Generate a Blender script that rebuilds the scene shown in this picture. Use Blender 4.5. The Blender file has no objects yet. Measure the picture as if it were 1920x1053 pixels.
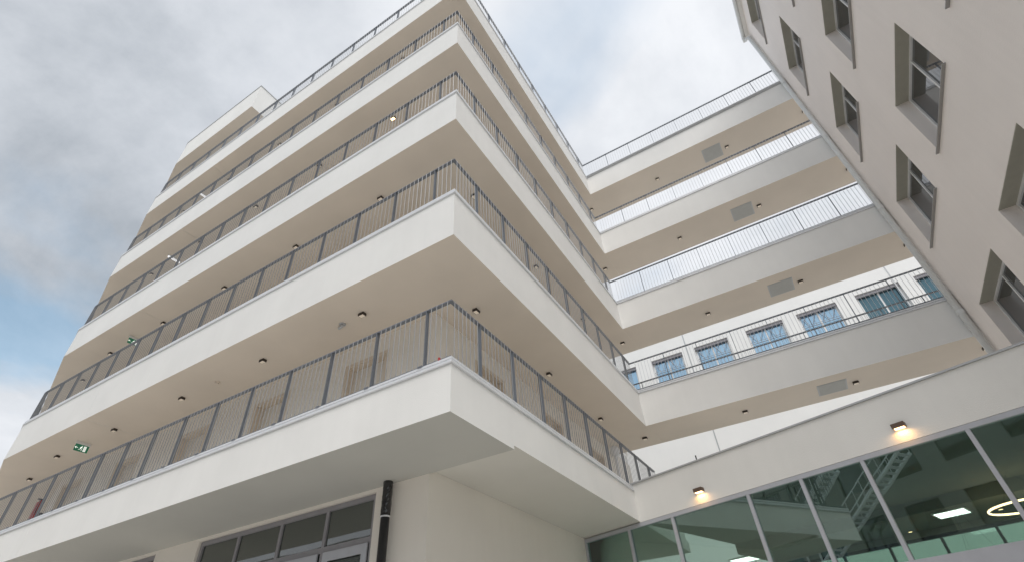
import bpy, bmesh, math, random
from mathutils import Vector, Matrix
random.seed(7)
S = bpy.context.scene
COL = S.collection

# ------------------------------------------------------------------ camera
cd = bpy.data.cameras.new('camera')
cam = bpy.data.objects.new('camera', cd)
COL.objects.link(cam)
S.camera = cam
r_ = Vector((0.8479778, 0.52793088, -0.04714482))
u_ = Vector((0.36737226, -0.52129977, 0.77024942))
f_ = Vector((-0.38206187, 0.67047411, 0.63599779))
M = Matrix((r_, u_, -f_)).transposed().to_4x4()
M.translation = Vector((3.17264, -4.22329, 1.6))
cam.matrix_world = M
cd.sensor_width = 36
cd.lens = 952.303 / 1920 * 36
cd.shift_x = 18.4 / 1920
cd.shift_y = 7.5 / 1920
cd.clip_start = 0.05
cd.clip_end = 3000

# ------------------------------------------------------------------ sky, sun, exposure
SUN_EL, SUN_AZ = math.radians(58), math.radians(146)     # azimuth clockwise from +Y
w = bpy.data.worlds.new('World')
S.world = w
w.use_nodes = True
nt = w.node_tree
for n in list(nt.nodes):
    nt.nodes.remove(n)
def N(tree, t, **kw):
    n = tree.nodes.new(t)
    for k, v in kw.items():
        if k.startswith('i_'):
            n.inputs[k[2:].replace('_', ' ')].default_value = v
        else:
            setattr(n, k, v)
    return n
L = nt.links.new
out = N(nt, 'ShaderNodeOutputWorld')
bg = N(nt, 'ShaderNodeBackground')
bg.inputs['Strength'].default_value = 0.1
sky = N(nt, 'ShaderNodeTexSky', sky_type='NISHITA', sun_disc=False)
sky.sun_elevation = SUN_EL
sky.sun_rotation = SUN_AZ
tc = N(nt, 'ShaderNodeTexCoord')
sep = N(nt, 'ShaderNodeSeparateXYZ')
L(tc.outputs['Generated'], sep.inputs[0])
mx = N(nt, 'ShaderNodeMath', operation='MAXIMUM'); mx.inputs[1].default_value = 0.0
L(sep.outputs['Z'], mx.inputs[0])
ad = N(nt, 'ShaderNodeMath', operation='ADD'); ad.inputs[1].default_value = 0.35
L(mx.outputs[0], ad.inputs[0])
dx = N(nt, 'ShaderNodeMath', operation='DIVIDE'); L(sep.outputs['X'], dx.inputs[0]); L(ad.outputs[0], dx.inputs[1])
dy = N(nt, 'ShaderNodeMath', operation='DIVIDE'); L(sep.outputs['Y'], dy.inputs[0]); L(ad.outputs[0], dy.inputs[1])
cmb = N(nt, 'ShaderNodeCombineXYZ'); L(dx.outputs[0], cmb.inputs[0]); L(dy.outputs[0], cmb.inputs[1])
mp = N(nt, 'ShaderNodeMapping')
mp.inputs['Location'].default_value = (-24.5545, 20.5265, 0)
L(cmb.outputs[0], mp.inputs[0])
nz1 = N(nt, 'ShaderNodeTexNoise'); nz1.inputs['Scale'].default_value = 1.5; nz1.inputs['Detail'].default_value = 6; nz1.inputs['Roughness'].default_value = 0.5; nz1.inputs['Distortion'].default_value = 0.35
L(mp.outputs[0], nz1.inputs['Vector'])
mp2 = N(nt, 'ShaderNodeMapping'); mp2.inputs['Location'].default_value = (-13.1596, 19.3016, 3)
L(cmb.outputs[0], mp2.inputs[0])
nz2 = N(nt, 'ShaderNodeTexNoise'); nz2.inputs['Scale'].default_value = 1.5; nz2.inputs['Detail'].default_value = 8; nz2.inputs['Roughness'].default_value = 0.60; nz2.inputs['Distortion'].default_value = 0.25
L(mp2.outputs[0], nz2.inputs['Vector'])
cov = N(nt, 'ShaderNodeValToRGB')
cov.color_ramp.elements[0].position = 0.33; cov.color_ramp.elements[0].color = (0.50, 0.50, 0.50, 1)
cov.color_ramp.elements[1].position = 0.46; cov.color_ramp.elements[1].color = (1, 1, 1, 1)
L(nz1.outputs['Fac'], cov.inputs[0])
tone = N(nt, 'ShaderNodeValToRGB')
e = tone.color_ramp.elements
e[0].position = 0.30; e[0].color = (0.37, 0.405, 0.45, 1)
e[1].position = 0.66; e[1].color = (0.79, 0.81, 0.845, 1)
m_ = e.new(0.47); m_.color = (0.58, 0.61, 0.655, 1)
L(nz2.outputs['Fac'], tone.inputs[0])
gain = N(nt, 'ShaderNodeVectorMath', operation='SCALE'); gain.inputs['Scale'].default_value = 8.2
L(tone.outputs[0], gain.inputs[0])
mixs = N(nt, 'ShaderNodeMix', data_type='RGBA')
L(cov.outputs[0], mixs.inputs[0])
blue = N(nt, 'ShaderNodeVectorMath', operation='MULTIPLY'); blue.inputs[1].default_value = (1.25, 1.75, 1.6)
L(sky.outputs[0], blue.inputs[0])
L(blue.outputs[0], mixs.inputs[6])
L(gain.outputs[0], mixs.inputs[7])
L(mixs.outputs[2], bg.inputs['Color'])
L(bg.outputs[0], out.inputs[0])

sl = bpy.data.lights.new('sun', 'SUN')
sl.energy = 1.45
sl.angle = math.radians(35)
sl.color = (1.0, 0.97, 0.93)
so = bpy.data.objects.new('sun', sl)
COL.objects.link(so)
sd = Vector((math.sin(SUN_AZ) * math.cos(SUN_EL), math.cos(SUN_AZ) * math.cos(SUN_EL), math.sin(SUN_EL)))
so.rotation_euler = sd.to_track_quat('Z', 'Y').to_euler()

vs = S.view_settings
vs.view_transform = 'Standard'
vs.look = 'None'
vs.exposure = 0.50
vs.gamma = 1.0
vs.use_curve_mapping = False
S.render.engine = 'CYCLES'
S.cycles.max_bounces = 10
S.cycles.diffuse_bounces = 6
S.cycles.transparent_max_bounces = 24

# ------------------------------------------------------------------ materials
MATS = {}
def base(name):
    m = bpy.data.materials.new(name)
    m.use_nodes = True
    MATS[name] = m
    t = m.node_tree
    return m, t, t.nodes['Principled BSDF']

def plaster(name, col, var=0.05, bump=0.25, scale=90, rough=0.9, streak=0.03):
    """painted render: fine grain relief, slow tone drift, faint vertical weather marks"""
    m, t, b = base(name)
    tc = N(t, 'ShaderNodeTexCoord')
    geo = N(t, 'ShaderNodeNewGeometry')
    n1 = N(t, 'ShaderNodeTexNoise'); n1.inputs['Scale'].default_value = 0.9; n1.inputs['Detail'].default_value = 5
    n2 = N(t, 'ShaderNodeTexNoise'); n2.inputs['Scale'].default_value = scale; n2.inputs['Detail'].default_value = 3
    L = t.links.new
    L(geo.outputs['Position'], n1.inputs['Vector']); L(geo.outputs['Position'], n2.inputs['Vector'])
    mp = N(t, 'ShaderNodeMapping'); mp.inputs['Scale'].default_value = (8, 8, 0.4)
    L(geo.outputs['Position'], mp.inputs[0])
    n3 = N(t, 'ShaderNodeTexNoise'); n3.inputs['Scale'].default_value = 1.0; n3.inputs['Detail'].default_value = 4
    L(mp.outputs[0], n3.inputs['Vector'])
    r1 = N(t, 'ShaderNodeMapRange'); r1.inputs[1].default_value = .3; r1.inputs[2].default_value = .7; r1.inputs[3].default_value = 1 - var; r1.inputs[4].default_value = 1 + var
    L(n1.outputs['Fac'], r1.inputs[0])
    r3 = N(t, 'ShaderNodeMapRange'); r3.inputs[1].default_value = .3; r3.inputs[2].default_value = .7; r3.inputs[3].default_value = 1 - streak; r3.inputs[4].default_value = 1 + streak
    L(n3.outputs['Fac'], r3.inputs[0])
    mu = N(t, 'ShaderNodeMath', operation='MULTIPLY'); L(r1.outputs[0], mu.inputs[0]); L(r3.outputs[0], mu.inputs[1])
    sc = N(t, 'ShaderNodeVectorMath', operation='SCALE'); sc.inputs[0].default_value = col
    L(mu.outputs[0], sc.inputs['Scale'])
    L(sc.outputs[0], b.inputs['Base Color'])
    b.inputs['Roughness'].default_value = rough
    b.inputs['Specular IOR Level'].default_value = 0.25
    bp = N(t, 'ShaderNodeBump'); bp.inputs['Strength'].default_value = bump; bp.inputs['Distance'].default_value = 0.01
    L(n2.outputs['Fac'], bp.inputs['Height']); L(bp.outputs[0], b.inputs['Normal'])
    return m

def metal(name, col, rough=0.4, metallic=0.6, var=0.08):
    m, t, b = base(name)
    geo = N(t, 'ShaderNodeNewGeometry')
    n1 = N(t, 'ShaderNodeTexNoise'); n1.inputs['Scale'].default_value = 6; n1.inputs['Detail'].default_value = 4
    t.links.new(geo.outputs['Position'], n1.inputs['Vector'])
    r1 = N(t, 'ShaderNodeMapRange'); r1.inputs[3].default_value = 1 - var; r1.inputs[4].default_value = 1 + var
    t.links.new(n1.outputs['Fac'], r1.inputs[0])
    sc = N(t, 'ShaderNodeVectorMath', operation='SCALE'); sc.inputs[0].default_value = col
    t.links.new(r1.outputs[0], sc.inputs['Scale'])
    t.links.new(sc.outputs[0], b.inputs['Base Color'])
    b.inputs['Roughness'].default_value = rough
    b.inputs['Metallic'].default_value = metallic
    return m

def emit(name, col, strength):
    m, t, b = base(name)
    b.inputs['Base Color'].default_value = (*col, 1)
    b.inputs['Emission Color'].default_value = (*col, 1)
    b.inputs['Emission Strength'].default_value = strength
    return m

def clear_glass(name, tint, refl=1.0, ior=1.5):
    m, t, b = base(name)
    t.nodes.remove(b)
    o = t.nodes['Material Output']
    tr = N(t, 'ShaderNodeBsdfTransparent'); tr.inputs[0].default_value = (*tint, 1)
    gl = N(t, 'ShaderNodeBsdfGlossy'); gl.inputs['Roughness'].default_value = 0.01; gl.inputs['Color'].default_value = (0.86, 1.0, 0.98, 1)
    fr = N(t, 'ShaderNodeFresnel'); fr.inputs['IOR'].default_value = ior
    geo = N(t, 'ShaderNodeNewGeometry')
    nz = N(t, 'ShaderNodeTexNoise'); nz.inputs['Scale'].default_value = 1.3; nz.inputs['Detail'].default_value = 1
    t.links.new(geo.outputs['Position'], nz.inputs['Vector'])
    bp = N(t, 'ShaderNodeBump'); bp.inputs['Strength'].default_value = 0.05; bp.inputs['Distance'].default_value = 0.02
    t.links.new(nz.outputs['Fac'], bp.inputs['Height'])
    t.links.new(bp.outputs[0], gl.inputs['Normal'])
    ml = N(t, 'ShaderNodeMath', operation='MULTIPLY', use_clamp=True); ml.inputs[1].default_value = refl
    t.links.new(fr.outputs[0], ml.inputs[0])
    mx = N(t, 'ShaderNodeMixShader')
    t.links.new(ml.outputs[0], mx.inputs[0]); t.links.new(tr.outputs[0], mx.inputs[1]); t.links.new(gl.outputs[0], mx.inputs[2])
    t.links.new(mx.outputs[0], o.inputs[0])
    return m

def dark_glass(name, col, rough=0.02, spec=0.6, coat=0.0, metallic=0.0, ior=1.5):
    m, t, b = base(name)
    b.inputs['IOR'].default_value = ior
    b.inputs['Base Color'].default_value = (*col, 1)
    b.inputs['Roughness'].default_value = rough
    b.inputs['Specular IOR Level'].default_value = spec
    b.inputs['Metallic'].default_value = metallic
    geo = N(t, 'ShaderNodeNewGeometry')
    nz = N(t, 'ShaderNodeTexNoise'); nz.inputs['Scale'].default_value = 1.5; nz.inputs['Detail'].default_value = 1
    t.links.new(geo.outputs['Position'], nz.inputs['Vector'])
    bp = N(t, 'ShaderNodeBump'); bp.inputs['Strength'].default_value = 0.06; bp.inputs['Distance'].default_value = 0.02
    t.links.new(nz.outputs['Fac'], bp.inputs['Height'])
    t.links.new(bp.outputs[0], b.inputs['Normal'])
    return m

white = plaster('white_render', (0.865, 0.852, 0.826), var=0.035, streak=0.009)
white2 = plaster('white_render_low', (0.80, 0.787, 0.757), var=0.035, streak=0.008)
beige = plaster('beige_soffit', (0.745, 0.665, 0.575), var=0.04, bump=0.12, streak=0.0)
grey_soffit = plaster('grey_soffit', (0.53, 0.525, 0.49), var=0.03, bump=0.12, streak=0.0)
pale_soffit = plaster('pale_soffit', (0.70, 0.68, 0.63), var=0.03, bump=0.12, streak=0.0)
wall_in = plaster('gallery_wall_paint', (0.80, 0.755, 0.69), var=0.03, bump=0.15, streak=0.006)
wall_g = plaster('ground_wall_paint', (0.82, 0.775, 0.71), var=0.03, bump=0.15, streak=0.006)
tan = plaster('tan_render', (0.885, 0.82, 0.775), var=0.025, bump=0.3, scale=60, streak=0.01)
rearw = plaster('rear_render', (0.90, 0.895, 0.88), var=0.02, streak=0.006)
steel = metal('grey_blue_steel', (0.175, 0.19, 0.215), 0.45, 0.3)
steel_l = metal('pale_grey_steel', (0.30, 0.305, 0.315), 0.45, 0.3)
steel_glare = metal('glare_pale_steel', (0.58, 0.59, 0.61), 0.45, 0.1)  # walkway bars: steel colour paled for the glare of the sky behind
trim = metal('white_trim', (0.74, 0.75, 0.77), 0.4, 0.1)
trim_g = metal('zinc_trim', (0.50, 0.51, 0.52), 0.45, 0.3)
sill_m = metal('dull_zinc_sill', (0.33, 0.32, 0.31), 0.5, 0.2)
frame_g = metal('grey_window_frame', (0.30, 0.29, 0.31), 0.45, 0.1)
frame_l = metal('light_grey_frame', (0.48, 0.49, 0.53), 0.45, 0.1)
frame_w = metal('white_window_frame', (0.78, 0.78, 0.78), 0.4, 0.0)
black_p = metal('black_plastic', (0.018, 0.019, 0.022), 0.3, 0.0)
dark = metal('dark_bronze', (0.05, 0.038, 0.03), 0.5, 0.2)
brown = metal('brown_lamp_body', (0.13, 0.085, 0.06), 0.5, 0.1)
pipe_w = metal('pale_pipe', (0.72, 0.73, 0.72), 0.4, 0.0)
door_m = metal('door_paint', (0.76, 0.71, 0.64), 0.5, 0.0)
doorf_m = metal('door_frame_wood', (0.66, 0.57, 0.47), 0.5, 0.0)
red = metal('red_paint', (0.45, 0.03, 0.03), 0.4, 0.0)
green = emit('exit_green', (0.02, 0.16, 0.085), 0.2)
pict = emit('exit_white', (0.9, 0.95, 0.9), 0.35)
lens = emit('lamp_lens', (0.8, 0.70, 0.58), 0.12)
lens_on = emit('lamp_lens_lit', (1.0, 0.66, 0.34), 3.0)
panel_e = emit('ceiling_panel_light', (1.0, 0.97, 0.93), 3.2)
bar_e = emit('sign_bar_glow', (0.95, 0.97, 1.0), 0.5)  # faint glow for the bars standing in for exit sign housings
ring_e = emit('ring_lamp_light', (1.0, 0.62, 0.36), 5.0)
glass_d = clear_glass('green_tinted_glass', (0.645, 0.765, 0.725), 3.7, 1.5)
glass_b = clear_glass('pale_green_glass', (0.78, 0.89, 0.83), 1.0)
glass_k = dark_glass('dark_window_glass', (0.035, 0.045, 0.037), 0.02, 0.8, ior=1.9)
glass_r = dark_glass('grey_window_glass', (0.05, 0.052, 0.055), 0.02, 0.9, ior=1.75)
glass_sky_tint = dark_glass('sky_tinted_window_glass', (0.37, 0.56, 0.72), 0.05, 0.8, metallic=0.8)  # blue of the reflected sky is put into the pane colour
glass_teal = dark_glass('teal_window_glass', (0.10, 0.19, 0.23), 0.05, 0.8, metallic=0.6)
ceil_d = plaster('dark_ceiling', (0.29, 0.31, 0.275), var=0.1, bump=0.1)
room_w = plaster('room_wall', (0.6, 0.58, 0.52))
grey_panel = plaster('grey_access_panel', (0.48, 0.48, 0.46), var=0.02)
olive = plaster('olive_grey_sheet', (0.43, 0.415, 0.355), var=0.03)
galv = metal('galvanised_steel', (0.86, 0.88, 0.90), 0.4, 0.15)
ground_m = plaster('pale_paving', (0.58, 0.56, 0.53), var=0.08, bump=0.4, scale=30)
roof_bounce = plaster('white_roof_bounce', (0.72, 0.72, 0.70), var=0.05)  # roof surface out of view, made pale to bounce light into the court
roof_m = plaster('roof_gravel', (0.35, 0.34, 0.32), var=0.1, bump=0.4, scale=30)

# ------------------------------------------------------------------ mesh helpers
def obj(name, bm, mats, parent=None, smooth=False):
    me = bpy.data.meshes.new(name)
    bm.to_mesh(me); bm.free()
    if not isinstance(mats, (list, tuple)):
        mats = [mats]
    for m in mats:
        me.materials.append(m)
    if smooth:
        for p in me.polygons:
            p.use_smooth = True
    o = bpy.data.objects.new(name, me)
    COL.objects.link(o)
    if parent:
        o.parent = parent
    return o
def inst(name, me, parent, loc, rz=0.0):
    o = bpy.data.objects.new(name, me)
    COL.objects.link(o)
    o.parent = parent
    o.location = loc
    o.rotation_euler = (0, 0, rz)
    return o
def tag(o, label, cat, group=None):
    o['label'] = label; o['category'] = cat
    if group:
        o['group'] = group
    return o
def empty(name, loc=(0, 0, 0), rz=0.0):
    o = bpy.data.objects.new(name, None)
    COL.objects.link(o)
    o.location = loc
    o.rotation_euler = (0, 0, rz)
    o.empty_display_size = 0.2
    return o
def struct(o):
    o['kind'] = 'structure'
    return o
def box(bm, x0, x1, y0, y1, z0, z1, mi=0, T=None):
    P = [(x0, y0, z0), (x1, y0, z0), (x1, y1, z0), (x0, y1, z0), (x0, y0, z1), (x1, y0, z1), (x1, y1, z1), (x0, y1, z1)]
    v = [bm.verts.new(T(*p) if T else p) for p in P]
    for f in ((0, 3, 2, 1), (4, 5, 6, 7), (0, 1, 5, 4), (1, 2, 6, 5), (2, 3, 7, 6), (3, 0, 4, 7)):
        fc = bm.faces.new([v[i] for i in f]); fc.material_index = mi
    return v
def B(*a, **k):
    bm = bmesh.new(); box(bm, *a, **k); return bm
def bevel(bm, w):
    bmesh.ops.bevel(bm, geom=list(bm.edges), offset=w, segments=1, affect='EDGES')
    return bm
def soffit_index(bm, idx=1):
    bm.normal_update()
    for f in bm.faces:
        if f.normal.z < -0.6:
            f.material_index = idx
def cyl(bm, p0, p1, r, n=10, caps=True):
    p0, p1 = Vector(p0), Vector(p1)
    d = (p1 - p0).normalized()
    a = d.orthogonal().normalized(); b = d.cross(a)
    ra = [bm.verts.new(p0 + (a * math.cos(2 * math.pi * i / n) + b * math.sin(2 * math.pi * i / n)) * r) for i in range(n)]
    rb = [bm.verts.new(p1 + (a * math.cos(2 * math.pi * i / n) + b * math.sin(2 * math.pi * i / n)) * r) for i in range(n)]
    for i in range(n):
        bm.faces.new((ra[i], ra[(i + 1) % n], rb[(i + 1) % n], rb[i]))
    if caps:
        bm.faces.new(ra[::-1]); bm.faces.new(rb)
def sweep(bm, path, prof, before=None, after=None, mi=0):
    """sweep closed profile [(outward, z)] along plan polyline; outward = right-hand side; mitred joins"""
    pts = [Vector(p) for p in path]
    ext = ([Vector(before)] if before else []) + pts + ([Vector(after)] if after else [])
    off = 1 if before else 0
    rings = []
    for i in range(len(pts)):
        k = i + off
        d0 = (ext[k] - ext[k - 1]).normalized() if k > 0 else None
        d1 = (ext[k + 1] - ext[k]).normalized() if k < len(ext) - 1 else None
        d0 = d0 or d1; d1 = d1 or d0
        n0 = Vector((d0.y, -d0.x)); n1 = Vector((d1.y, -d1.x))
        m = (n0 + n1); m = m / (m.dot(n0)) if m.length > 1e-6 else n0
        rings.append([bm.verts.new((pts[i].x + m.x * o, pts[i].y + m.y * o, z)) for o, z in prof])
    for a, b in zip(rings, rings[1:]):
        for j in range(len(prof)):
            k = (j + 1) % len(prof)
            f = bm.faces.new((a[j], b[j], b[k], a[k])); f.material_index = mi
    bm.faces.new(rings[0]); bm.faces.new(rings[-1][::-1])
    bmesh.ops.recalc_face_normals(bm, faces=list(bm.faces))
def prism(bm, poly, z0, z1):
    lo = [bm.verts.new((x, y, z0)) for x, y in poly]; hi = [bm.verts.new((x, y, z1)) for x, y in poly]
    n = len(poly)
    bm.faces.new(lo[::-1]); bm.faces.new(hi)
    for i in range(n):
        bm.faces.new((lo[i], lo[(i + 1) % n], hi[(i + 1) % n], hi[i]))
    bmesh.ops.recalc_face_normals(bm, faces=list(bm.faces))
def rect(o0, o1, z0, z1):
    return [(o0, z0), (o1, z0), (o1, z1), (o0, z1)]
def holed(bm, u0, u1, v0, v1, holes, T, depth=0.2, cuts_u=(), cuts_v=()):
    """wall sheet with rectangular openings and reveals; T(u, v, d) -> xyz, d inward"""
    us = sorted({u0, u1, *cuts_u, *[h[0] for h in holes], *[h[1] for h in holes]})
    vs_ = sorted({v0, v1, *cuts_v, *[h[2] for h in holes], *[h[3] for h in holes]})
    us = [u for u in us if u0 <= u <= u1]; vs_ = [v for v in vs_ if v0 <= v <= v1]
    V = {}
    def vert(u, v, d=0.0):
        k = (round(u, 4), round(v, 4), d)
        if k not in V:
            V[k] = bm.verts.new(T(u, v, d))
        return V[k]
    for a, b in zip(us, us[1:]):
        for c, e in zip(vs_, vs_[1:]):
            mu_, mv = (a + b) / 2, (c + e) / 2
            if any(h[0] < mu_ < h[1] and h[2] < mv < h[3] for h in holes):
                continue
            bm.faces.new((vert(a, c), vert(b, c), vert(b, e), vert(a, e)))
    for (a, b, c, e) in holes:
        q = [(a, c), (b, c), (b, e), (a, e)]
        for i in range(4):
            p0, p1 = q[i], q[(i + 1) % 4]
            bm.faces.new([bm.verts.new(T(*p0, 0)), bm.verts.new(T(*p1, 0)), bm.verts.new(T(*p1, depth)), bm.verts.new(T(*p0, depth))])

# ------------------------------------------------------------------ measured levels
XL, XB = -13.92, 0.0           # left end of the main block, gallery corner
YQ, YBK = 8.33, 9.70           # front and back of the walkways
XWE = 9.6                      # walkways run on behind the corner of the right-hand building
XR = 7.11                      # face of the right-hand building
WIN = 1.38                     # depth of the galleries
b = {1: 4.15, 2: 6.93, 3: 9.94, 4: 12.94, 5: 15.93, 6: 18.90}
t = {1: 4.765, 2: 7.84, 3: 10.84, 4: 13.84, 5: 16.83, 6: 20.3}
XF, YF = -24.0, 3.02           # the front folds back beyond the left corner
MEND = 10.8                    # far end of the main block

# ------------------------------------------------------------------ ground
g = bmesh.new()
R_ = 900
v = [g.verts.new(p) for p in ((-R_, -R_, 0), (R_, -R_, 0), (R_, R_, 0), (-R_, R_, 0))]
g.faces.new(v)
struct(obj('ground', g, ground_m))

# ------------------------------------------------------------------ railings
BAL = {}
def bal_mesh(h, pale=False):
    k = (round(h, 3), pale)
    if k not in BAL:
        bm = bmesh.new(); cyl(bm, (0, 0, 0), (0, 0, h), 0.0048 if pale else 0.0055, 6)
        me = bpy.data.meshes.new('baluster'); bm.to_mesh(me); bm.free(); me.materials.append(steel_glare if pale else steel_l)
        BAL[k] = me
    return BAL[k]
POST = {}
def post_mesh(h):
    k = round(h, 3)
    if k not in POST:
        bm = bmesh.new(); box(bm, -0.006, 0.006, -0.03, 0.03, 0, h)
        me = bpy.data.meshes.new('post'); bm.to_mesh(me); bm.free(); me.materials.append(steel)
        POST[k] = me
    return POST[k]
FOOT = None
def foot_mesh():
    global FOOT
    if FOOT is None:
        bm = bmesh.new(); box(bm, -0.035, 0.035, -0.008, 0.008, 0, 0.018)
        FOOT = bpy.data.meshes.new('foot_plate'); bm.to_mesh(FOOT); bm.free(); FOOT.materials.append(steel)
    return FOOT
def railing(parent, path, zt, height, single, before=None, after=None, first=0.5, step=0.9, feet=True, skip_first_seg_posts=False):
    """steel railing: handrail (the part itself) with bottom rail, posts, balusters below it.
    single(i_seg, s) -> True when that baluster is built as an object of its own"""
    IN = -0.05
    z0, z1 = zt + 0.145, zt + height
    bm = bmesh.new(); sweep(bm, path, rect(IN - 0.052, IN + 0.003, z1 - 0.018, z1), before, after)
    rail = obj('railing', bm, steel, parent)
    bm = bmesh.new(); sweep(bm, path, rect(IN - 0.032, IN - 0.002, z0, z0 + 0.012), before, after)
    obj('bottom_rail', bm, steel, rail)
    me, pm = bal_mesh(z1 - z0 - 0.002, not feet), post_mesh(z1 - zt - 0.118)
    rest = bmesh.new(); nrest = 0
    for i, (p, q) in enumerate(zip(path, path[1:])):
        p, q = Vector(p), Vector(q)
        d = q - p; Ln = d.length; d.normalize()
        n = Vector((d.y, -d.x))
        rz = math.atan2(d.y, d.x)
        f0 = first[i] if isinstance(first, (list, tuple)) else first
        # posts
        s = f0
        posts = []
        while s < Ln - 0.12:
            posts.append(s); s += step
        for s in posts:
            c = p + d * s + n * (IN - 0.022)
            po = inst('post', pm, rail, (c.x, c.y, zt + 0.106), rz)
            if feet and zt < 5 and i < 2:
                inst('foot_plate', foot_mesh(), rail, (c.x + n.x * 0.089, c.y + n.y * 0.089, zt + 0.094), rz)
        k0 = f0 - math.floor((f0 - 0.04) / (step / 10)) * step / 10
        k = 0
        while True:
            s = k0 + k * step / 10; k += 1
            if s > Ln - 0.03:
                break
            if any(abs(s - q_) < 0.02 for q_ in posts):
                continue
            c = p + d * s + n * (IN + 0.0095)
            if single(i, s):
                inst('baluster', me, rail, (c.x, c.y, z0 + 0.001))
            else:
                cyl(rest, (c.x, c.y, z0 + 0.001), (c.x, c.y, z1 - 0.001), 0.0052, 5, caps=False); nrest += 1
    if nrest:
        o = obj('baluster_row', rest, steel_l, rail); o['kind'] = 'stuff'
    else:
        rest.free()
    return rail

def coping(parent, path, zt, before=None, after=None, double=True):
    bm = bmesh.new()
    sweep(bm, path, [(-0.16, zt + 0.004), (0.008, zt + 0.004), (0.024, zt + 0.012), (0.024, zt + 0.046), (-0.006, zt + 0.05), (-0.006, zt + 0.062), (0.014, zt + 0.066), (0.014, zt + 0.096), (-0.02, zt + 0.104), (-0.16, zt + 0.104)], before, after)
    return obj('coping', bm, trim, parent)

# ------------------------------------------------------------------ main block
main = empty('main_building', (-7, 5, 0))
main_inv = Vector((7, -5, 0))
tag(main, 'tall white block with wraparound railed galleries, filling the left and centre', 'building')
class MP:      # parts are written in world coordinates: a child empty at the origin keeps them readable
    pass
def P(o):      # parent o to the main block without moving it
    o.parent = main; o.location = o.location + main_inv
    return o
JX = -10.1     # expansion joint of the slabs and fascias
def gallery_piece(name, lv, poly, zb, zt, floor, ups, mat_s):
    """slab piece: plan rectangle (x0,x1,y0,y1) zb..floor plus upstands listed as rectangles up to zt"""
    bm = bmesh.new()
    x0, x1, y0, y1 = poly
    box(bm, x0, x1, y0, y1, zb, floor)
    for (a, c, d, e) in ups:
        box(bm, a, c, d, e, floor, zt)
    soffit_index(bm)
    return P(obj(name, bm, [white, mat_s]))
def single_for(level):
    if level == 1:
        return lambda i, s: i > 0
    if level == 2:
        return lambda i, s: (i == 1 and s > 13.92 - 0.9) or (i == 2 and s < 1.8)
    return lambda i, s: False
for k in range(1, 6):
    zb, zt_ = b[k], t[k]
    fl = zb + 0.30
    U = 0.15
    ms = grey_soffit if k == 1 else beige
    a1 = gallery_piece('gallery_slab', k, (XL, JX - 0.004, 0, 1.40), zb, zt_, fl, [(XL, JX - 0.004, 0, U)], ms)
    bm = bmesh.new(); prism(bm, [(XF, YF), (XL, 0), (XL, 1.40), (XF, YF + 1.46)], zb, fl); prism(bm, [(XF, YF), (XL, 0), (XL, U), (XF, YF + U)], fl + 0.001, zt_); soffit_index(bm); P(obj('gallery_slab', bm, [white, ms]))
    a2 = gallery_piece('gallery_slab', k, (JX + 0.004, 0, 0, 1.40), zb, zt_, fl, [(JX + 0.004, 0, 0, U), (-U, 0, U, 1.4)], ms)
    zb2 = zb + 0.055 if k == 1 else zb
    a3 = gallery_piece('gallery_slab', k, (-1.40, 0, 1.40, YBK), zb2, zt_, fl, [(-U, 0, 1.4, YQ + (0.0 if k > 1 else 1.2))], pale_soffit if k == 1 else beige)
    path = [(XF, YF), (XL, 0), (0, 0), (0, YQ)]
    cp = coping(a2, path, zt_, after=(3, YQ) if k > 1 else None)
    h = {1: 1.02, 2: 0.99, 3: 0.97, 4: 0.93, 5: 0.93}[k]
    rl = railing(main, path, zt_, h, single_for(k), after=(3, YQ) if k > 1 else None, first=[0.25, 0.03, 0.74], step=0.895)
    # the railing is written in world coordinates: shift it as a whole
    rl.location = rl.location + main_inv

# the body behind the galleries
holes = [(-6.55, -2.36, 0.08, 4.10), (-9.65, -7.87, 0.9, 4.10)]
bm = bmesh.new()
holed(bm, XL, -1.385, 0, 4.149, holes, lambda u, v_, d: (u, 1.385 + d, v_), 0.14)
P(obj('ground_wall', bm, wall_g))
bm = bmesh.new()
holed(bm, 1.385, MEND, 0, 4.20, [], lambda u, v_, d: (-1.385 - d, u, v_))
P(obj('ground_wall', bm, wall_g))
bm = bmesh.new(); prism(bm, [(XF, YF + 1.44), (XL, 1.385), (XL, 1.6), (XF, YF + 1.66)], 0, 4.149); P(obj('ground_wall', bm, wall_g))
door_x = [-2.95 - 2.55 * i for i in range(5)]
DOOR_W, DOOR_H = 0.92, 2.05
dl_me = None
def shared(name, bm, mat):
    me = bpy.data.meshes.new(name); bm.to_mesh(me); bm.free(); me.materials.append(mat); return me
leaf_me = shared('door', B(-DOOR_W / 2, DOOR_W / 2, 0, 0.05, 0, DOOR_H), door_m)
bm = bmesh.new()
box(bm, -DOOR_W / 2 - 0.07, -DOOR_W / 2, -0.165, 0.0, 0, DOOR_H); box(bm, DOOR_W / 2, DOOR_W / 2 + 0.07, -0.165, 0.0, 0, DOOR_H); box(bm, -DOOR_W / 2 - 0.07, DOOR_W / 2 + 0.07, -0.165, 0.0, DOOR_H, DOOR_H + 0.07)
dfr_me = shared('door_frame', bm, doorf_m)
bm = bmesh.new(); cyl(bm, (0.36, -0.03, 1.0), (0.36, 0.0, 1.0), 0.025, 8); box(bm, 0.24, 0.37, -0.045, -0.03, 0.99, 1.012)
dh_me = shared('door_handle', bm, steel_l)
bm = bmesh.new(); box(bm, 0, 0.16, -0.012, 0, 0, 0.16)
plq_me = shared('door_plate', bm, frame_w)
bm = bmesh.new()
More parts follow.
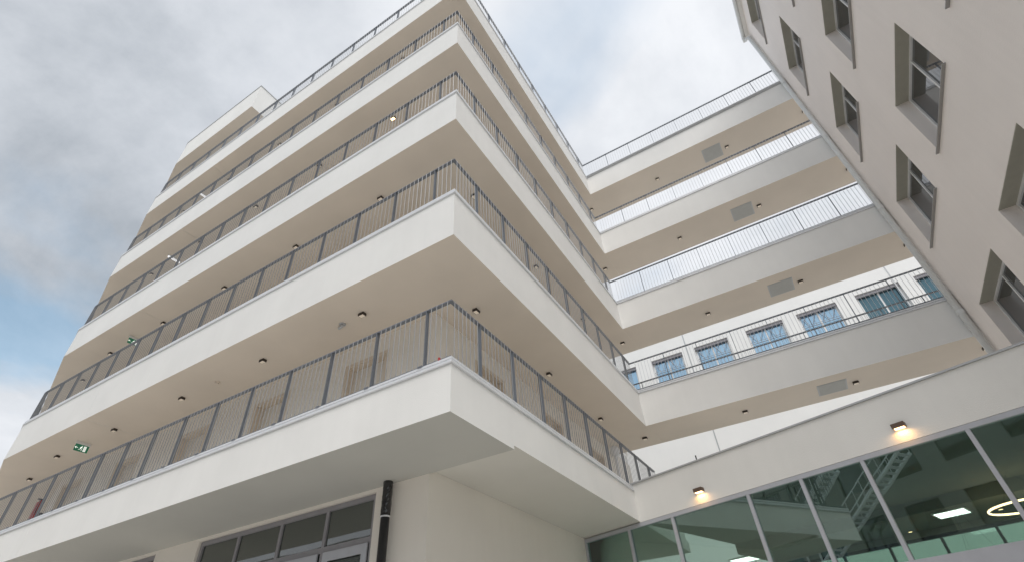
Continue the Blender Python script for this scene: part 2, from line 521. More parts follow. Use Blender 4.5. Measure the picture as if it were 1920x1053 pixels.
for dxp in (0.025, 0.09):
    box(bm, dxp, dxp + 0.05, -0.016, -0.0125, 0.085, 0.135); box(bm, dxp, dxp + 0.015, -0.016, -0.0125, 0.03, 0.075); box(bm, dxp + 0.022, dxp + 0.05, -0.016, -0.0125, 0.03, 0.05)
plm_me = shared('door_plate_mark', bm, black_p)
for k in range(1, 5):
    f0, top = b[k] + 0.30, b[k + 1]
    hol = [(x - DOOR_W / 2 - 0.07, x + DOOR_W / 2 + 0.07, f0 + 0.02, f0 + DOOR_H + 0.09) for x in door_x]
    bm = bmesh.new()
    holed(bm, XL, -1.385, f0, top, hol, lambda u, v_, d: (u, 1.385 + d, v_), 0.16)
    wl = P(obj('gallery_wall', bm, wall_in))
    bm = bmesh.new()
    yd = [3.1, 5.7, 8.2]
    hol = [(y - DOOR_W / 2 - 0.07, y + DOOR_W / 2 + 0.07, f0 + 0.02, f0 + DOOR_H + 0.09) for y in yd]
    holed(bm, 1.385, MEND, f0, top, hol, lambda u, v_, d: (-1.385 - d, u, v_), 0.16)
    P(obj('gallery_wall', bm, wall_in))
    bm = bmesh.new(); prism(bm, [(XF, YF + 1.44), (XL, 1.385), (XL, 1.6), (XF, YF + 1.66)], f0, top); P(obj('gallery_wall', bm, wall_in))
    for x in door_x:
        d_ = P(inst('door', leaf_me, None, (x, 1.548, f0 + 0.022)))
        inst('door_frame', dfr_me, d_, (0, 0, 0)); inst('door_handle', dh_me, d_, (0, 0, 0))
        pl = P(inst('door_plate', plq_me, None, (x + 0.62, 1.384, f0 + 1.33)))
        inst('door_plate_mark', plm_me, pl, (0, 0, 0))
    for y in yd:
        d_ = P(inst('door', leaf_me, None, (-1.548, y, f0 + 0.022), math.pi / 2))
        inst('door_frame', dfr_me, d_, (0, 0, 0)); inst('door_handle', dh_me, d_, (0, 0, 0))
        pl = P(inst('door_plate', plq_me, None, (-1.384, y + 0.62, f0 + 1.33), math.pi / 2))
        inst('door_plate_mark', plm_me, pl, (0, 0, 0))
# floor plates inside and the roof
for k in range(2, 6):
    P(obj('floor_plate', B(XF + 0.3, -1.41, YF + 1.7, MEND, b[k] + 0.05, b[k] + 0.28), white))
bm = bmesh.new(); prism(bm, [(XF, YF + 1.47), (XL, 1.405), (-1.405, 1.405), (-1.405, MEND), (XF, MEND)], b[5] + 0.003, t[5] - 0.12); P(obj('roof', bm, roof_m))
# penthouse at the far left of the roof
ph = bmesh.new()
box(ph, XL, -9.32, 0.0, 4.6, b[6], t[6]); prism(ph, [(XF, YF), (XL, 0), (XL, 4.6), (XF, YF + 4.6)], b[6], t[6]); soffit_index(ph)
pho = P(obj('penthouse_roof', ph, [white, beige]))
bm = bmesh.new(); sweep(bm, [(XF, YF), (XL, 0), (-9.32, 0), (-9.32, 4.6)], rect(-0.1, 0.02, t[6] + 0.003, t[6] + 0.03)); obj('coping', bm, trim_g, pho)
bm = bmesh.new(); prism(bm, [(XF, YF + 1.44), (XL, 1.385), (-10.0, 1.385), (-10.0, 4.4), (XL, 4.4), (XF, YF + 4.4)], t[5] - 0.12, b[6]); P(obj('penthouse_wall', bm, wall_in))

# ground-floor windows and the door under the gallery
def glazing(parent, T, u0, u1, v0, v1, mull, trans, fr, gl, fw=0.07, fd=0.07, gd=0.03, name='window'):
    """frame (the part) > mullion, transom, pane"""
    bm = bmesh.new()
    box(bm, u0, u1, 0, fd, v1 - fw, v1, T=T); box(bm, u0, u1, 0, fd, v0, v0 + fw, T=T)
    box(bm, u0, u0 + fw, 0, fd, v0 + fw, v1 - fw, T=T); box(bm, u1 - fw, u1, 0, fd, v0 + fw, v1 - fw, T=T)
    bmesh.ops.recalc_face_normals(bm, faces=list(bm.faces))
    w_ = obj(name, bm, fr, parent)
    us = [u0 + fw] + sum([[m - fw / 2.4, m + fw / 2.4] for m in mull], []) + [u1 - fw]
    vs2 = [v0 + fw] + sum([[q_[0], q_[1]] for q_ in trans], []) + [v1 - fw]
    for m in mull:
        bm = bmesh.new(); box(bm, m - fw / 2.4, m + fw / 2.4, 0.004, fd - 0.004, v0 + fw, v1 - fw, T=T); bmesh.ops.recalc_face_normals(bm, faces=list(bm.faces)); obj('mullion', bm, fr, w_)
    for i in range(0, len(us), 2):
        for q_ in trans:
            bm = bmesh.new(); box(bm, us[i], us[i + 1], 0.006, fd - 0.006, q_[0], q_[1], T=T); bmesh.ops.recalc_face_normals(bm, faces=list(bm.faces)); obj('transom', bm, fr, w_)
        for j in range(0, len(vs2), 2):
            bm = bmesh.new(); box(bm, us[i] - 0.008, us[i + 1] + 0.008, gd, gd + 0.012, vs2[j] - 0.008, vs2[j + 1] + 0.008, T=T); bmesh.ops.recalc_face_normals(bm, faces=list(bm.faces)); obj('pane', bm, gl, w_)
    return w_
TM = lambda u, d, v_: (u, 1.43 + d, v_)
w1 = glazing(None, TM, -6.545, -2.365, 0.09, 4.09, [-5.49, -4.42, -3.38], [(3.44, 3.52)], frame_g, glass_k); P(w1)
w2 = glazing(None, TM, -9.645, -7.875, 0.91, 4.09, [-8.74], [], frame_g, glass_k); P(w2)
for (u0, u1) in ((-4.33, -3.44), (-3.32, -2.45)):   # glazed door leaves under the transom
    bm = bmesh.new()
    for q_ in ((u0, u1, 3.31, 3.435), (u0, u0 + 0.1, 0.1, 3.31), (u1 - 0.1, u1, 0.1, 3.31), (u0, u1, 0.02, 0.1)):
        box(bm, q_[0], q_[1], 1.405, 1.428, q_[2], q_[3])
    dl = P(obj('glazed_door', bm, frame_l))
    obj('door_handle', B(u1 - 0.07, u1 - 0.04, 1.36, 1.404, 0.9, 1.3), steel_l, dl)
# black downpipe with a pale clamp
bm = bmesh.new(); cyl(bm, (-2.04, 1.28, 0), (-2.04, 1.28, 4.148), 0.062, 18)
dp = P(obj('downpipe', bm, black_p, smooth=True))
bm = bmesh.new(); cyl(bm, (-2.04, 1.28, 3.66), (-2.04, 1.28, 3.68), 0.070, 18)
obj('pipe_clamp', bm, trim, dp)
bm = bmesh.new(); cyl(bm, (-2.04, 1.28, 3.69), (-2.04, 1.28, 4.147), 0.066, 24)
random.seed(3)
bmesh.ops.subdivide_edges(bm, edges=[e_ for e_ in bm.edges if abs(e_.verts[0].co.z - e_.verts[1].co.z) > .1], cuts=14)
for v_ in bm.verts:
    k_ = 1 + random.uniform(-0.02, 0.07)
    v_.co.x = -2.04 + (v_.co.x + 2.04) * k_; v_.co.y = 1.28 + (v_.co.y - 1.28) * k_
obj('plastic_wrap', bm, dark_glass('crinkled_black_film', (0.012, 0.012, 0.014), 0.12, 0.8), dp)

# ------------------------------------------------------------------ walkways (open bridges) between the main block and the right-hand building
names = {2: 'lowest of the four white walkways bridging to the tan building, windows showing above it', 3: 'second lowest white walkway bridging to the tan building, bright sky above it',
         4: 'third white walkway up, just below the topmost one, bridging to the tan building', 5: 'topmost white walkway with zinc edged roof against the sky'}
for k in range(2, 6):
    wk = empty('walkway', (0, 0, 0))
    tag(wk, names[k], 'walkway', 'stacked walkways between the two buildings')
    zb, zt_ = b[k], t[k]
    bm = bmesh.new()
    box(bm, 0.002, XWE, YQ, YBK, zb, zb + 0.3)
    box(bm, 0.002, XWE, YQ, YQ + 0.15, zb + 0.3, zt_)
    soffit_index(bm)
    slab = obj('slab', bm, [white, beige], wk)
    bm = bmesh.new(); box(bm, -1.385, XWE, YBK - 0.10, YBK, zb + 0.302, zt_ - 0.25); obj('rear_upstand', bm, white, wk)
    path = [(0, YQ), (XWE - 0.2, YQ)]
    if k < 5:
        coping(slab, path, zt_, before=(0, 0))
    else:
        bm = bmesh.new(); sweep(bm, path, [(-0.16, zt_ + 0.004), (0.0, zt_ + 0.004), (0.05, zt_ + 0.03), (0.07, zt_ + 0.07), (0.05, zt_ + 0.115), (-0.16, zt_ + 0.115)], before=(0, 0)); obj('gutter', bm, trim_g, slab)
    h = {2: 0.99, 3: 0.97, 4: 0.93, 5: 0.93}[k]
    railing(wk, path, zt_, h, lambda i, s: True, before=(0, 0), first=0.9, step=0.895, feet=False)
    railing(wk, [(XWE - 0.2, YBK), (-1.3, YBK)], zt_, h - 0.02, lambda i, s: True, first=0.6, step=0.895, feet=False)
    bm = bmesh.new(); box(bm, 4.02, 4.58, 8.74, 9.28, zb - 0.012, zb - 0.002)
    ap = obj('access_panel', bm, grey_panel, wk)
    bm = bmesh.new()
    for q_ in ((3.99, 4.02, 8.71, 9.31), (4.58, 4.61, 8.71, 9.31), (4.02, 4.58, 8.71, 8.74), (4.02, 4.58, 9.28, 9.31)):
        box(bm, *q_, zb - 0.008, zb - 0.001)
    obj('panel_frame', bm, trim_g, ap)

# ------------------------------------------------------------------ right-hand tan building
rb = empty('plastered_building', (XR, 2, 0))
tag(rb, 'tan plastered building with deep set windows rising along the right edge', 'building')
rinv = Vector((-XR, -2, 0))
def PR(o):
    o.parent = rb; o.location = o.location + rinv; return o
RS = -0.9
cols = [(5.55, 7.43), (2.67, 4.53), (-0.21, 1.65)]
heads = [7.14, 10.10, 13.08, 16.20, 19.38]
WH = 1.42
rh = [(a, c, hd - WH, hd) for a, c in cols for hd in heads]
R_TOP = 20.15
bm = bmesh.new()
TR = lambda u, v_, d: (XR + d, u, v_)
holed(bm, RS, 8.31, 0, R_TOP, rh, TR, 0.30)
PR(obj('wall', bm, tan))
bm = bmesh.new(); holed(bm, XR, 20, 0, R_TOP, [], lambda u, v_, d: (u, 8.31 - d, v_)); PR(obj('wall', bm, tan))
bm = bmesh.new(); holed(bm, XR, 20, 0, R_TOP, [], lambda u, v_, d: (u, RS + d, v_)); PR(obj('wall', bm, tan))
TRb = lambda u, d, v_: (XR + 0.22 + d, u, v_)
for (a, c, z0, z1) in rh:
    if (a < -1 and z1 < 13) or z1 - WH < 5.0 and a < 2:
        pass
    wn = glazing(None, TRb, a + 0.004, c - 0.004, z0 + 0.004, z1 - 0.004, [(a + c) / 2], [], frame_w, glass_r, fw=0.05)
    PR(wn)
    bm = bmesh.new(); box(bm, XR - 0.055, XR + 0.215, a - 0.05, a - 0.002, z0 - 0.022, z0 + 0.0); bm.free()
    bm = bmesh.new(); box(bm, XR - 0.05, XR - 0.002, a - 0.04, c + 0.05, z0 - 0.018, z0 - 0.002); box(bm, XR - 0.002, XR + 0.215, a + 0.004, c - 0.004, z0 + 0.001, z0 + 0.006)
    sl_ = obj('sill', bm, sill_m, wn)
    obj('head_sheet', B(XR + 0.004, XR + 0.218, a + 0.003, c - 0.003, z1 - 0.012, z1 - 0.003), olive, wn)  # thin olive-grey sheet below the window head, darker than the wall
# roof edge: eaves board and half-round gutter
bm = bmesh.new(); box(bm, XR - 0.13, 20.3, RS - 0.3, 8.5, R_TOP, R_TOP + 0.12); soffit_index(bm, 0)
ev = PR(obj('eaves', bm, white2))
bm = bmesh.new(); sweep(bm, [(XR - 0.132, 8.46), (XR - 0.132, RS - 0.3)], [(0.0, R_TOP + 0.13), (0.0, R_TOP + 0.03), (0.03, R_TOP - 0.01), (0.075, R_TOP - 0.01), (0.105, R_TOP + 0.03), (0.105, R_TOP + 0.13)])
obj('gutter', bm, pipe_w, ev)
obj('gutter_hopper', B(XR - 0.25, XR - 0.12, 8.3, 8.45, R_TOP - 0.12, R_TOP - 0.015), pipe_w, ev)
bm = bmesh.new(); box(bm, XR, 20, RS, 8.31, R_TOP + 0.121, R_TOP + 0.5); PR(obj('roof', bm, roof_m))
# corner downpipe
PX, PY = XR - 0.085, 8.21
bm = bmesh.new(); cyl(bm, (PX, PY, 4.6), (PX, PY, R_TOP - 0.3), 0.065, 16); cyl(bm, (PX, PY, R_TOP - 0.3), (XR - 0.18, 8.37, R_TOP - 0.1), 0.055, 16)
dpr = PR(obj('downpipe', bm, pipe_w, smooth=True))
for z in (7.4, 10.6, 13.6, 16.6):
    bm = bmesh.new(); cyl(bm, (PX, PY, z), (PX, PY, z + 0.09), 0.076, 16); obj('pipe_collar', bm, pipe_w, dpr, smooth=False)

# ------------------------------------------------------------------ rear building seen under the walkways
rear = empty('rear_building', (4, 22.5, 0))
tag(rear, 'white building with blue windows seen behind the walkways', 'building')
def PB(o):
    o.parent = rear; o.location = o.location - Vector((4, 22.5, 0)); return o
YR = 22.5
sc_ = (YR + 4.22329) / (11 + 4.22329)
def rx(x11):
    return 3.17264 + (x11 - 3.17264) * sc_
wins = [(-1.55, -0.55), (0.0, 1.02), (1.42, 2.46), (3.02, 4.08), (4.48, 5.55), (6.05, 7.14), (7.5, 8.55)]
ztop = 1.6 + (10.14 - 1.6) * sc_
zbot = 1.6 + (9.30 - 1.6) * sc_
rear_h = []
for row in range(0, 1):
    for (a, c) in wins:
        rear_h.append((rx(a), rx(c), zbot - 3.0 * row, ztop - 3.0 * row))
bm = bmesh.new()
holed(bm, -16, 26, 0, 19.0, rear_h, lambda u, v_, d: (u, YR + d, v_), 0.25)
rw = PB(obj('wall', bm, rearw))
for x in (rx(1.2), rx(7.06), rx(-1.9)):
    obj('expansion_joint_strip', B(x - 0.03, x + 0.03, YR - 0.012, YR - 0.002, 0, 18.95), trim_g, rw)
PB(obj('roof', B(-16, 26, YR + 0.01, 34, 18.6, 18.9), roof_m))
TB = lambda u, d, v_: (u, YR + 0.18 + d, v_)
for i, (a, c, z0, z1) in enumerate(rear_h):
    if z1 < 9: 
        continue
    col_i = i % len(wins)
    wn = PB(glazing(None, TB, a + 0.004, c - 0.004, z0 + 0.004, z1 - 0.004, [(a + c) / 2], [], frame_w, glass_teal if col_i >= 5 else glass_sky_tint, fw=0.09))
    obj('lintel_shade', B(a + 0.01, c - 0.01, YR + 0.06, YR + 0.16, z1 - 0.16, z1 - 0.004), frame_g, wn)
    if 0 < col_i < 5 and i < len(wins):
        bm = bmesh.new()  # solid bars stand in for fence lines reflected in the panes
        for zz in (z0 + 0.62, z0 + 0.72):
            cyl(bm, (a + .02, YR + 0.1, zz), (c - .02, YR + 0.1, zz), 0.011, 5)
        for q_ in range(4):
            xa = a + (c - a) * (q_ + 0.15) / 4; xb = a + (c - a) * (q_ + 0.85) / 4
            cyl(bm, (xa, YR + 0.1, z0 + .72), (xb, YR + 0.1, z1 - .1), 0.012, 5)
            if q_ % 2 == 0: cyl(bm, (xb, YR + 0.1, z0 + .72), (xa, YR + 0.1, z1 - .1), 0.012, 5)
        obj('reflected_bars', bm, frame_g, wn)

# ------------------------------------------------------------------ low glazed building
aD = math.radians(-17.654872)
eD = Vector((math.cos(aD), math.sin(aD), 0)); nD = Vector((-math.sin(aD), math.cos(aD), 0)); D0 = Vector((0, 6.1395, 0))
def TD(s, d, z):
    q_ = D0 + eD * s + nD * d; return (q_.x, q_.y, z)
gb = empty('glazed_building', tuple(D0))
tag(gb, 'low building with a glazed front below a blank white parapet, lower right', 'building')
def PG(o):
    o.parent = gb; o.location = o.location - D0; return o
def dbox(s0, s1, d0, d1, z0, z1):
    bm = bmesh.new(); box(bm, s0, s1, d0, d1, z0, z1, T=TD); return bm
SE = 8.6
PG(obj('parapet_wall', dbox(0.0, SE, 0.0, 0.25, 4.185, 4.895), white2))
PG(obj('coping', dbox(-0.10, SE, -0.025, 0.29, 4.898, 4.925), trim_g))
ml = [-0.3, 0.71, 2.22, 3.12, 4.04, 5.37, 6.7]
gw = glazing(None, TD, -1.48, SE, 0.05, 4.18, ml, [(2.58, 2.80)], frame_l, glass_d, fw=0.065, fd=0.09, gd=0.04, name='curtain_wall'); PG(gw)
# room behind the glass
RD = 5.2
PG(obj('floor', dbox(-1.2, SE, 0.1, 9, 0.02, 0.04), room_w))
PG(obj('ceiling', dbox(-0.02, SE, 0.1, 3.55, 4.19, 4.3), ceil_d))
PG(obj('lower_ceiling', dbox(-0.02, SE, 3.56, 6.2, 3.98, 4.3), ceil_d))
PG(obj('roof', dbox(0.05, SE, 0.26, 6.4, 4.31, 4.6), roof_bounce))
PG(obj('side_wall', dbox(SE - 0.1, SE, 0.26, 6.2, 0.05, 3.97), room_w))
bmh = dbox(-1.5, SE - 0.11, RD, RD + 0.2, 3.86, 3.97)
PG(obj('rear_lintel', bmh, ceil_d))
rgl = glazing(None, lambda u, d, v_: TD(u, RD + d, v_), -1.5, SE - 0.12, 0.05, 3.855, [-0.3, 0.65, 1.58, 2.52, 3.49, 4.42, 5.4, 6.4, 7.4], [], black_p, glass_b, fw=0.06, name='rear_glazing'); PG(rgl)
# pegs on the parapet
pg = bmesh.new(); cyl(pg, TD(1.49, 0.05, 4.925), TD(1.49, 0.05, 5.03), 0.012, 8)
PG(obj('coping_peg', pg, black_p))

# wall lamps
def wall_lamp(s, label):
    root = empty('wall_lamp', TD(s, 0, 4.40), aD)
    tag(root, label, 'lamp', 'lit wall lamps on the low building')
    bm = bmesh.new(); box(bm, -0.085, 0.085, -0.10, -0.002, -0.03, 0.035); bevel(bm, 0.004); obj('housing', bm, brown, root)
    obj('lens', B(-0.065, 0.065, -0.085, -0.02, -0.04, -0.031), lens_on, root)
    ld = bpy.data.lights.new('wall_lamp_light', 'AREA'); ld.shape = 'RECTANGLE'; ld.size = 0.13; ld.size_y = 0.06; ld.energy = 0.9; ld.color = (1.0, 0.55, 0.2)
    lo = bpy.data.objects.new('wall_lamp_light', ld); COL.objects.link(lo); lo.parent = root; lo.location = (0, -0.06, -0.044)
    lo.rotation_euler = (math.radians(-12), 0, 0)
wall_lamp(1.41, 'lit brown wall lamp above the narrow panes, nearer the white block')
wall_lamp(4.70, 'lit brown wall lamp above the wide panes, nearer the right edge')

# lamps inside the room
def room_panel(x, y, z, label):
    root = empty('ceiling_panel', (x, y, z), aD); tag(root, label, 'ceiling light', 'square ceiling lights behind the glass')
    obj('frame', B(-0.27, 0.27, -0.27, 0.27, -0.03, 0.0), frame_w, root); obj('diffuser', B(-0.24, 0.24, -0.24, 0.24, -0.036, -0.031), panel_e, root)
room_panel(5.10, 8.75, 3.978, 'square white ceiling light behind the wide glass panes at the right')
room_panel(1.08, 10.1, 3.978, 'square white ceiling light low behind the narrow glass panes')
def ring(x, y, z, R0, label, zc):
    root = empty('ring_lamp', (x, y, z)); tag(root, label, 'pendant lamp', 'ring lamps behind the glass')
    bm = bmesh.new(); n = 64
    pr_ = [bm.verts.new((math.cos(2 * math.pi * i / n) * R0, math.sin(2 * math.pi * i / n) * R0, 0)) for i in range(n)]
    bm2 = bmesh.new()
    for i in range(n):
        a0, a1 = 2 * math.pi * i / n, 2 * math.pi * (i + 1) / n
        cyl(bm2, (math.cos(a0) * R0, math.sin(a0) * R0, 0), (math.cos(a1) * R0, math.sin(a1) * R0, 0), 0.016, 6, caps=False)
    bm.free()
    obj('ring', bm2, ring_e, root, smooth=True)
    bm = bmesh.new()
    for i in range(3):
        a0 = 2 * math.pi * i / 3
        cyl(bm, (math.cos(a0) * R0, math.sin(a0) * R0, 0.01), (math.cos(a0) * R0 * 0.1, math.sin(a0) * R0 * 0.1, zc - z), 0.003, 4)
    obj('suspension_wires', bm, black_p, root)
ring(5.95, 7.72, 3.70, 0.52, 'large glowing ring lamp cut by the right edge behind the glass', 4.19)
ring(5.17, 8.75, 3.12, 0.34, 'small glowing ring added as a reflection of the large one, low against the green rear panes', 3.97)  # added ring in place of the large ring's reflection in the rear glass
def spot(x, y, z, label):
    root = empty('recessed_spot', (x, y, z)); tag(root, label, 'ceiling light', 'small spots in the room ceiling')
    bm = bmesh.new(); cyl(bm, (0, 0, -0.012), (0, 0, 0), 0.05, 14); obj('trim_ring', bm, brown, root)
    bm = bmesh.new(); cyl(bm, (0, 0, -0.016), (0, 0, -0.0125), 0.035, 14); obj('lens', bm, lens_on, root)
spot(4.45, 10.0, 3.978, 'tiny warm spot in the room ceiling left of the square light')
spot(5.9, 9.2, 3.978, 'tiny warm spot in the room ceiling right of the square light')

# ------------------------------------------------------------------ building across the court, seen only as a reflection
ob = empty('opposite_building', (-12, -18, 0))
tag(ob, 'grey low building across the court, mirrored in the ground floor glass', 'building')
def PO(o):
    o.parent = ob; o.location = o.location - Vector((-12, -18, 0)); return o
oh = [(x, x + 1.8, z, z + 1.6) for x in range(-36, 8, 3) for z in (1.0, 4.0, 7.0)]
oh += [(x, x + 1.8, 10.0, 11.6) for x in range(-18, 8, 3)]
grey_r = plaster('grey_render', (0.30, 0.30, 0.285))
bm = bmesh.new(); holed(bm, -38, -19, 0, 9.8, [h_ for h_ in oh if h_[0] < -19], lambda u, v_, d: (u, -18 - d, v_), 0.2)
PO(obj('wall', bm, grey_r))
bm = bmesh.new(); holed(bm, -19, 10, 0, 13.5, [h_ for h_ in oh if h_[0] > -19], lambda u, v_, d: (u, -18 - d, v_), 0.2)
PO(obj('wall', bm, grey_r))
PO(obj('roof', B(-38.3, -19.01, -28, -17.7, 9.81, 10.1), roof_m))
PO(obj('roof', B(-19.3, 10.3, -28, -17.7, 13.51, 13.8), roof_m))
for (x0, x1, z0, z1) in oh:
    PO(obj('window', B(x0, x1, -18.2, -18.15, z0, z1), glass_r))
st = empty('steel_stair', (-9, -15, 0))
tag(st, 'galvanised outside stair across the court, mirrored as slanting glints in the glass', 'stair')
def flight(x0, z0, x1, z1):
    d = Vector((x1 - x0, 0, z1 - z0)); n_ = int(abs(z1 - z0) / 0.18)
    for yy in (-15.6, -14.7):
        bm = bmesh.new()
        for dz in (0.0, 0.9):
            q0, q1 = Vector((x0, yy, z0 + dz)), Vector((x1, yy, z1 + dz))
            cyl(bm, q0, q1, 0.09 if dz == 0 else 0.03, 6)
        for i in range(n_ // 2 + 1):
            q0 = Vector((x0, yy, z0)) + d * (i / max(1, n_ // 2)); cyl(bm, q0, q0 + Vector((0, 0, 0.9)), 0.018, 5)
        o = obj('stringer', bm, galv, st); o.location = o.location - Vector((-9, -15, 0))
    for i in range(n_):
        c = Vector((x0, -15.15, z0)) + d * ((i + 0.5) / n_)
        o = obj('tread', B(c.x - 0.13, c.x + 0.13, -15.55, -14.75, c.z, c.z + 0.03), galv, st); o.location = o.location - Vector((-9, -15, 0))
flight(-12.4, 6.6, -6.1, 10.2)
flight(-13.1, 8.6, -10.0, 10.7)
for (x, z1) in ((-13.2, 8.6), (-20.5, 6.5)):
    for yy in (-15.7, -14.6):
        bm = bmesh.new(); cyl(bm, (x, yy, 0), (x, yy, z1), 0.06, 8); o = obj('post', bm, galv, st); o.location = o.location - Vector((-9, -15, 0))

# ------------------------------------------------------------------ soffit lights
ORD = ['first', 'second', 'third', 'fourth', 'fifth', 'sixth', 'seventh']
LV = {2: 'lowest gallery ceiling', 3: 'second gallery ceiling up', 4: 'third gallery ceiling up', 5: 'topmost gallery ceiling'}
LW = {2: 'lowest walkway', 3: 'second walkway up', 4: 'third walkway up', 5: 'topmost walkway'}
bm = bmesh.new(); box(bm, -0.07, 0.07, -0.05, 0.05, -0.06, -0.001); bevel(bm, 0.005); hs_me = shared('housing', bm, dark)
ln_me = shared('lens', B(-0.056, 0.056, -0.038, 0.038, -0.063, -0.0605), lens)
lnon_me = shared('lens', B(-0.058, 0.058, -0.044, 0.03, -0.065, -0.0605), lens_on)
def soffit_light(x, y, z, rz, label, on=False):
    root = empty('ceiling_light', (x, y, z), rz)
    tag(root, label, 'ceiling light', 'small square lights under the galleries')
    root.scale = (0.88, 0.88, 0.88)
    inst('housing', hs_me, root, (0, 0, 0)); inst('lens', lnon_me if on else ln_me, root, (0, 0, 0))
for k in range(2, 6):
    z = b[k]
    for i in range(6):
        soffit_light(-2.42 - 2.57 * i + (0.4 if i == 5 else 0), 0.65 if i < 5 else 0.98, z, 0, '%s dark light from the front corner along the left side, %s' % (ORD[i], LV[k]), on=(k == 4 and i == 0))
    for i in range(3):
        soffit_light(-0.76, 1.71 + 2.73 * i, z, math.pi / 2, '%s dark light from the front corner along the right side, %s' % (ORD[i], LV[k]))
    soffit_light(-0.28, 9.02, z, 0, 'small dark light at the inner corner where the %s joins the block' % LW[k])
    for i in range(3):
        soffit_light(2.32 + 2.46 * i, 9.02, z, 0, 'small dark light under the %s, %s from the white block' % (LW[k], ORD[i]))

# upper levels: glowing white bars stand in for exit sign housings; signs below
for k in (4, 5):
    root = empty('sign_bar', (-11.41, 0.63, b[k]))
    tag(root, 'glowing white bar in place of an exit sign on the %s' % LV[k], 'ceiling light', 'white bars for exit sign edges in the galleries')
    obj('housing', bevel(B(-0.03, 0.03, -0.2, 0.2, -0.05, -0.001), 0.004), frame_w, root)
    obj('diffuser', B(-0.024, 0.024, -0.19, 0.19, -0.09, -0.051), bar_e, root)
# exit signs
for k in range(2, 4):
    root = empty('exit_sign', (-11.41, 0.63, b[k])); root.scale = (0.82, 0.82, 0.82)
    tag(root, 'green running man exit sign hanging from the %s' % LV[k], 'exit sign', 'exit signs in the galleries')
    obj('housing', bevel(B(-0.03, 0.03, -0.19, 0.19, -0.075, -0.001), 0.004), frame_w, root)
    pn = obj('sign_panel', B(-0.006, 0.006, -0.18, 0.18, -0.27, -0.076), green, root)
    for sx in (1, -1):
        bm = bmesh.new()
        X0, X1 = sorted((sx * 0.0065, sx * 0.0085))
        def bar(y0, z0, y1, z1, wd):
            d = Vector((y1 - y0, z1 - z0)); l_ = d.length; d.normalize(); n_ = Vector((-d.y, d.x)) * wd / 2
            c = [(y0 + n_.x, z0 + n_.y), (y0 - n_.x, z0 - n_.y), (y1 - n_.x, z1 - n_.y), (y1 + n_.x, z1 + n_.y)]
            a_ = [bm.verts.new((X0, *p)) for p in c]; b_ = [bm.verts.new((X1, *p)) for p in c]
            bm.faces.new(a_); bm.faces.new(b_[::-1])
            for i in range(4):
                bm.faces.new((a_[i], b_[i], b_[(i + 1) % 4], a_[(i + 1) % 4]))
        box(bm, X0, X1, 0.05, 0.12, -0.25, -0.10)                      # door
        cyl(bm, (X0, 0.0, -0.118), (X1, 0.0, -0.118), 0.015, 10)       # head
        bar(-0.005, -0.135, -0.02, -0.185, 0.028)                      # trunk
        bar(-0.005, -0.142, 0.03, -0.16, 0.011); bar(-0.012, -0.142, -0.045, -0.16, 0.011)   # arms
        bar(-0.016, -0.18, 0.015, -0.205, 0.014); bar(0.015, -0.205, 0.01, -0.245, 0.012)     # front leg
        bar(-0.022, -0.18, -0.04, -0.215, 0.014); bar(-0.04, -0.215, -0.07, -0.222, 0.012)    # rear leg
        bar(-0.165, -0.175, -0.09, -0.175, 0.014); bar(-0.165, -0.175, -0.135, -0.145, 0.012); bar(-0.165, -0.175, -0.135, -0.205, 0.012)   # arrow
        bmesh.ops.recalc_face_normals(bm, faces=list(bm.faces))
        obj('pictogram', bm, pict, pn)

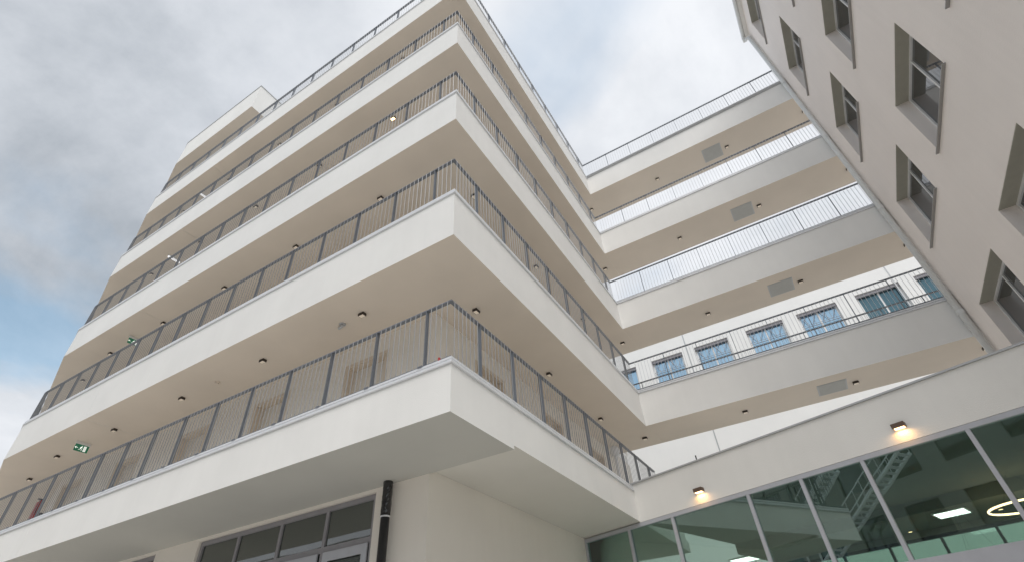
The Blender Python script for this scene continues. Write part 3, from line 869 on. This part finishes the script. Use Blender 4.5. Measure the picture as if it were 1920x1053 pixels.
# smaller fittings on the lowest gallery ceiling
root = empty('ceiling_camera', (-2.92, 0.68, b[2])); tag(root, 'small pale grey camera bracket on the lowest gallery ceiling near the corner', 'camera')
bm = bmesh.new(); cyl(bm, (0, 0, -0.015), (0, 0, -0.001), 0.06, 16); obj('base_plate', bm, trim_g, root)
bm = bmesh.new(); cyl(bm, (-0.10, 0.02, -0.045), (0.03, -0.01, -0.04), 0.026, 12); cyl(bm, (-0.02, 0, -0.04), (-0.02, 0, -0.012), 0.012, 8); obj('camera_body', bm, trim_g, root)
root = empty('smoke_detector', (-6.42, 0.68, b[2])); tag(root, 'round white smoke detector on the lowest gallery ceiling', 'detector')
bm = bmesh.new(); cyl(bm, (0, 0, -0.02), (0, 0, -0.001), 0.055, 20); obj('base_plate', bm, beige, root)
bm = bmesh.new(); cyl(bm, (0, 0, -0.045), (0, 0, -0.021), 0.04, 20); obj('sensor_head', bm, beige, root)
# globe lamp at the end of the lowest gallery
root = empty('globe_lamp', (-0.72, 7.62, b[1] + 0.3)); tag(root, 'white globe on a pale post at the far end of the lowest gallery', 'lamp')
bm = bmesh.new(); bmesh.ops.create_uvsphere(bm, u_segments=20, v_segments=12, radius=0.13, matrix=Matrix.Translation((0, 0, 1.78))); obj('globe', bm, frame_w, root, smooth=True)
bm = bmesh.new(); cyl(bm, (0, 0, 0), (0, 0, 1.68), 0.035, 12); obj('post', bm, trim, root)
# fire extinguisher cabinet at the left end, red tape at the corner
root = empty('fire_extinguisher', (-14.95, 1.50, b[1] + 0.68)); tag(root, 'red fire extinguisher on the wall at the left end of the lowest gallery', 'extinguisher')
bm = bmesh.new(); cyl(bm, (0, 0, 1.15), (0, 0, 1.60), 0.085, 16); cyl(bm, (0, 0, 1.60), (0, 0, 1.66), 0.05, 12); obj('cylinder', bm, red, root, smooth=False)
bm = bmesh.new(); box(bm, -0.02, 0.02, -0.09, 0.03, 1.665, 1.70); cyl(bm, (0.06, -0.05, 1.66), (0.1, -0.05, 1.3), 0.012, 6); obj('valve_and_hose', bm, black_p, root)
obj('wall_bracket', B(-0.05, 0.05, 0.086, 0.16, 1.3, 1.36), black_p, root)
tp = tag(obj('tape_strip', bevel(B(-0.20, -0.178, -0.004, 0.02, t[1] + 0.106, t[1] + 0.15), 0.003), red), 'scrap of red tape on the lowest railing by the corner', 'tape')
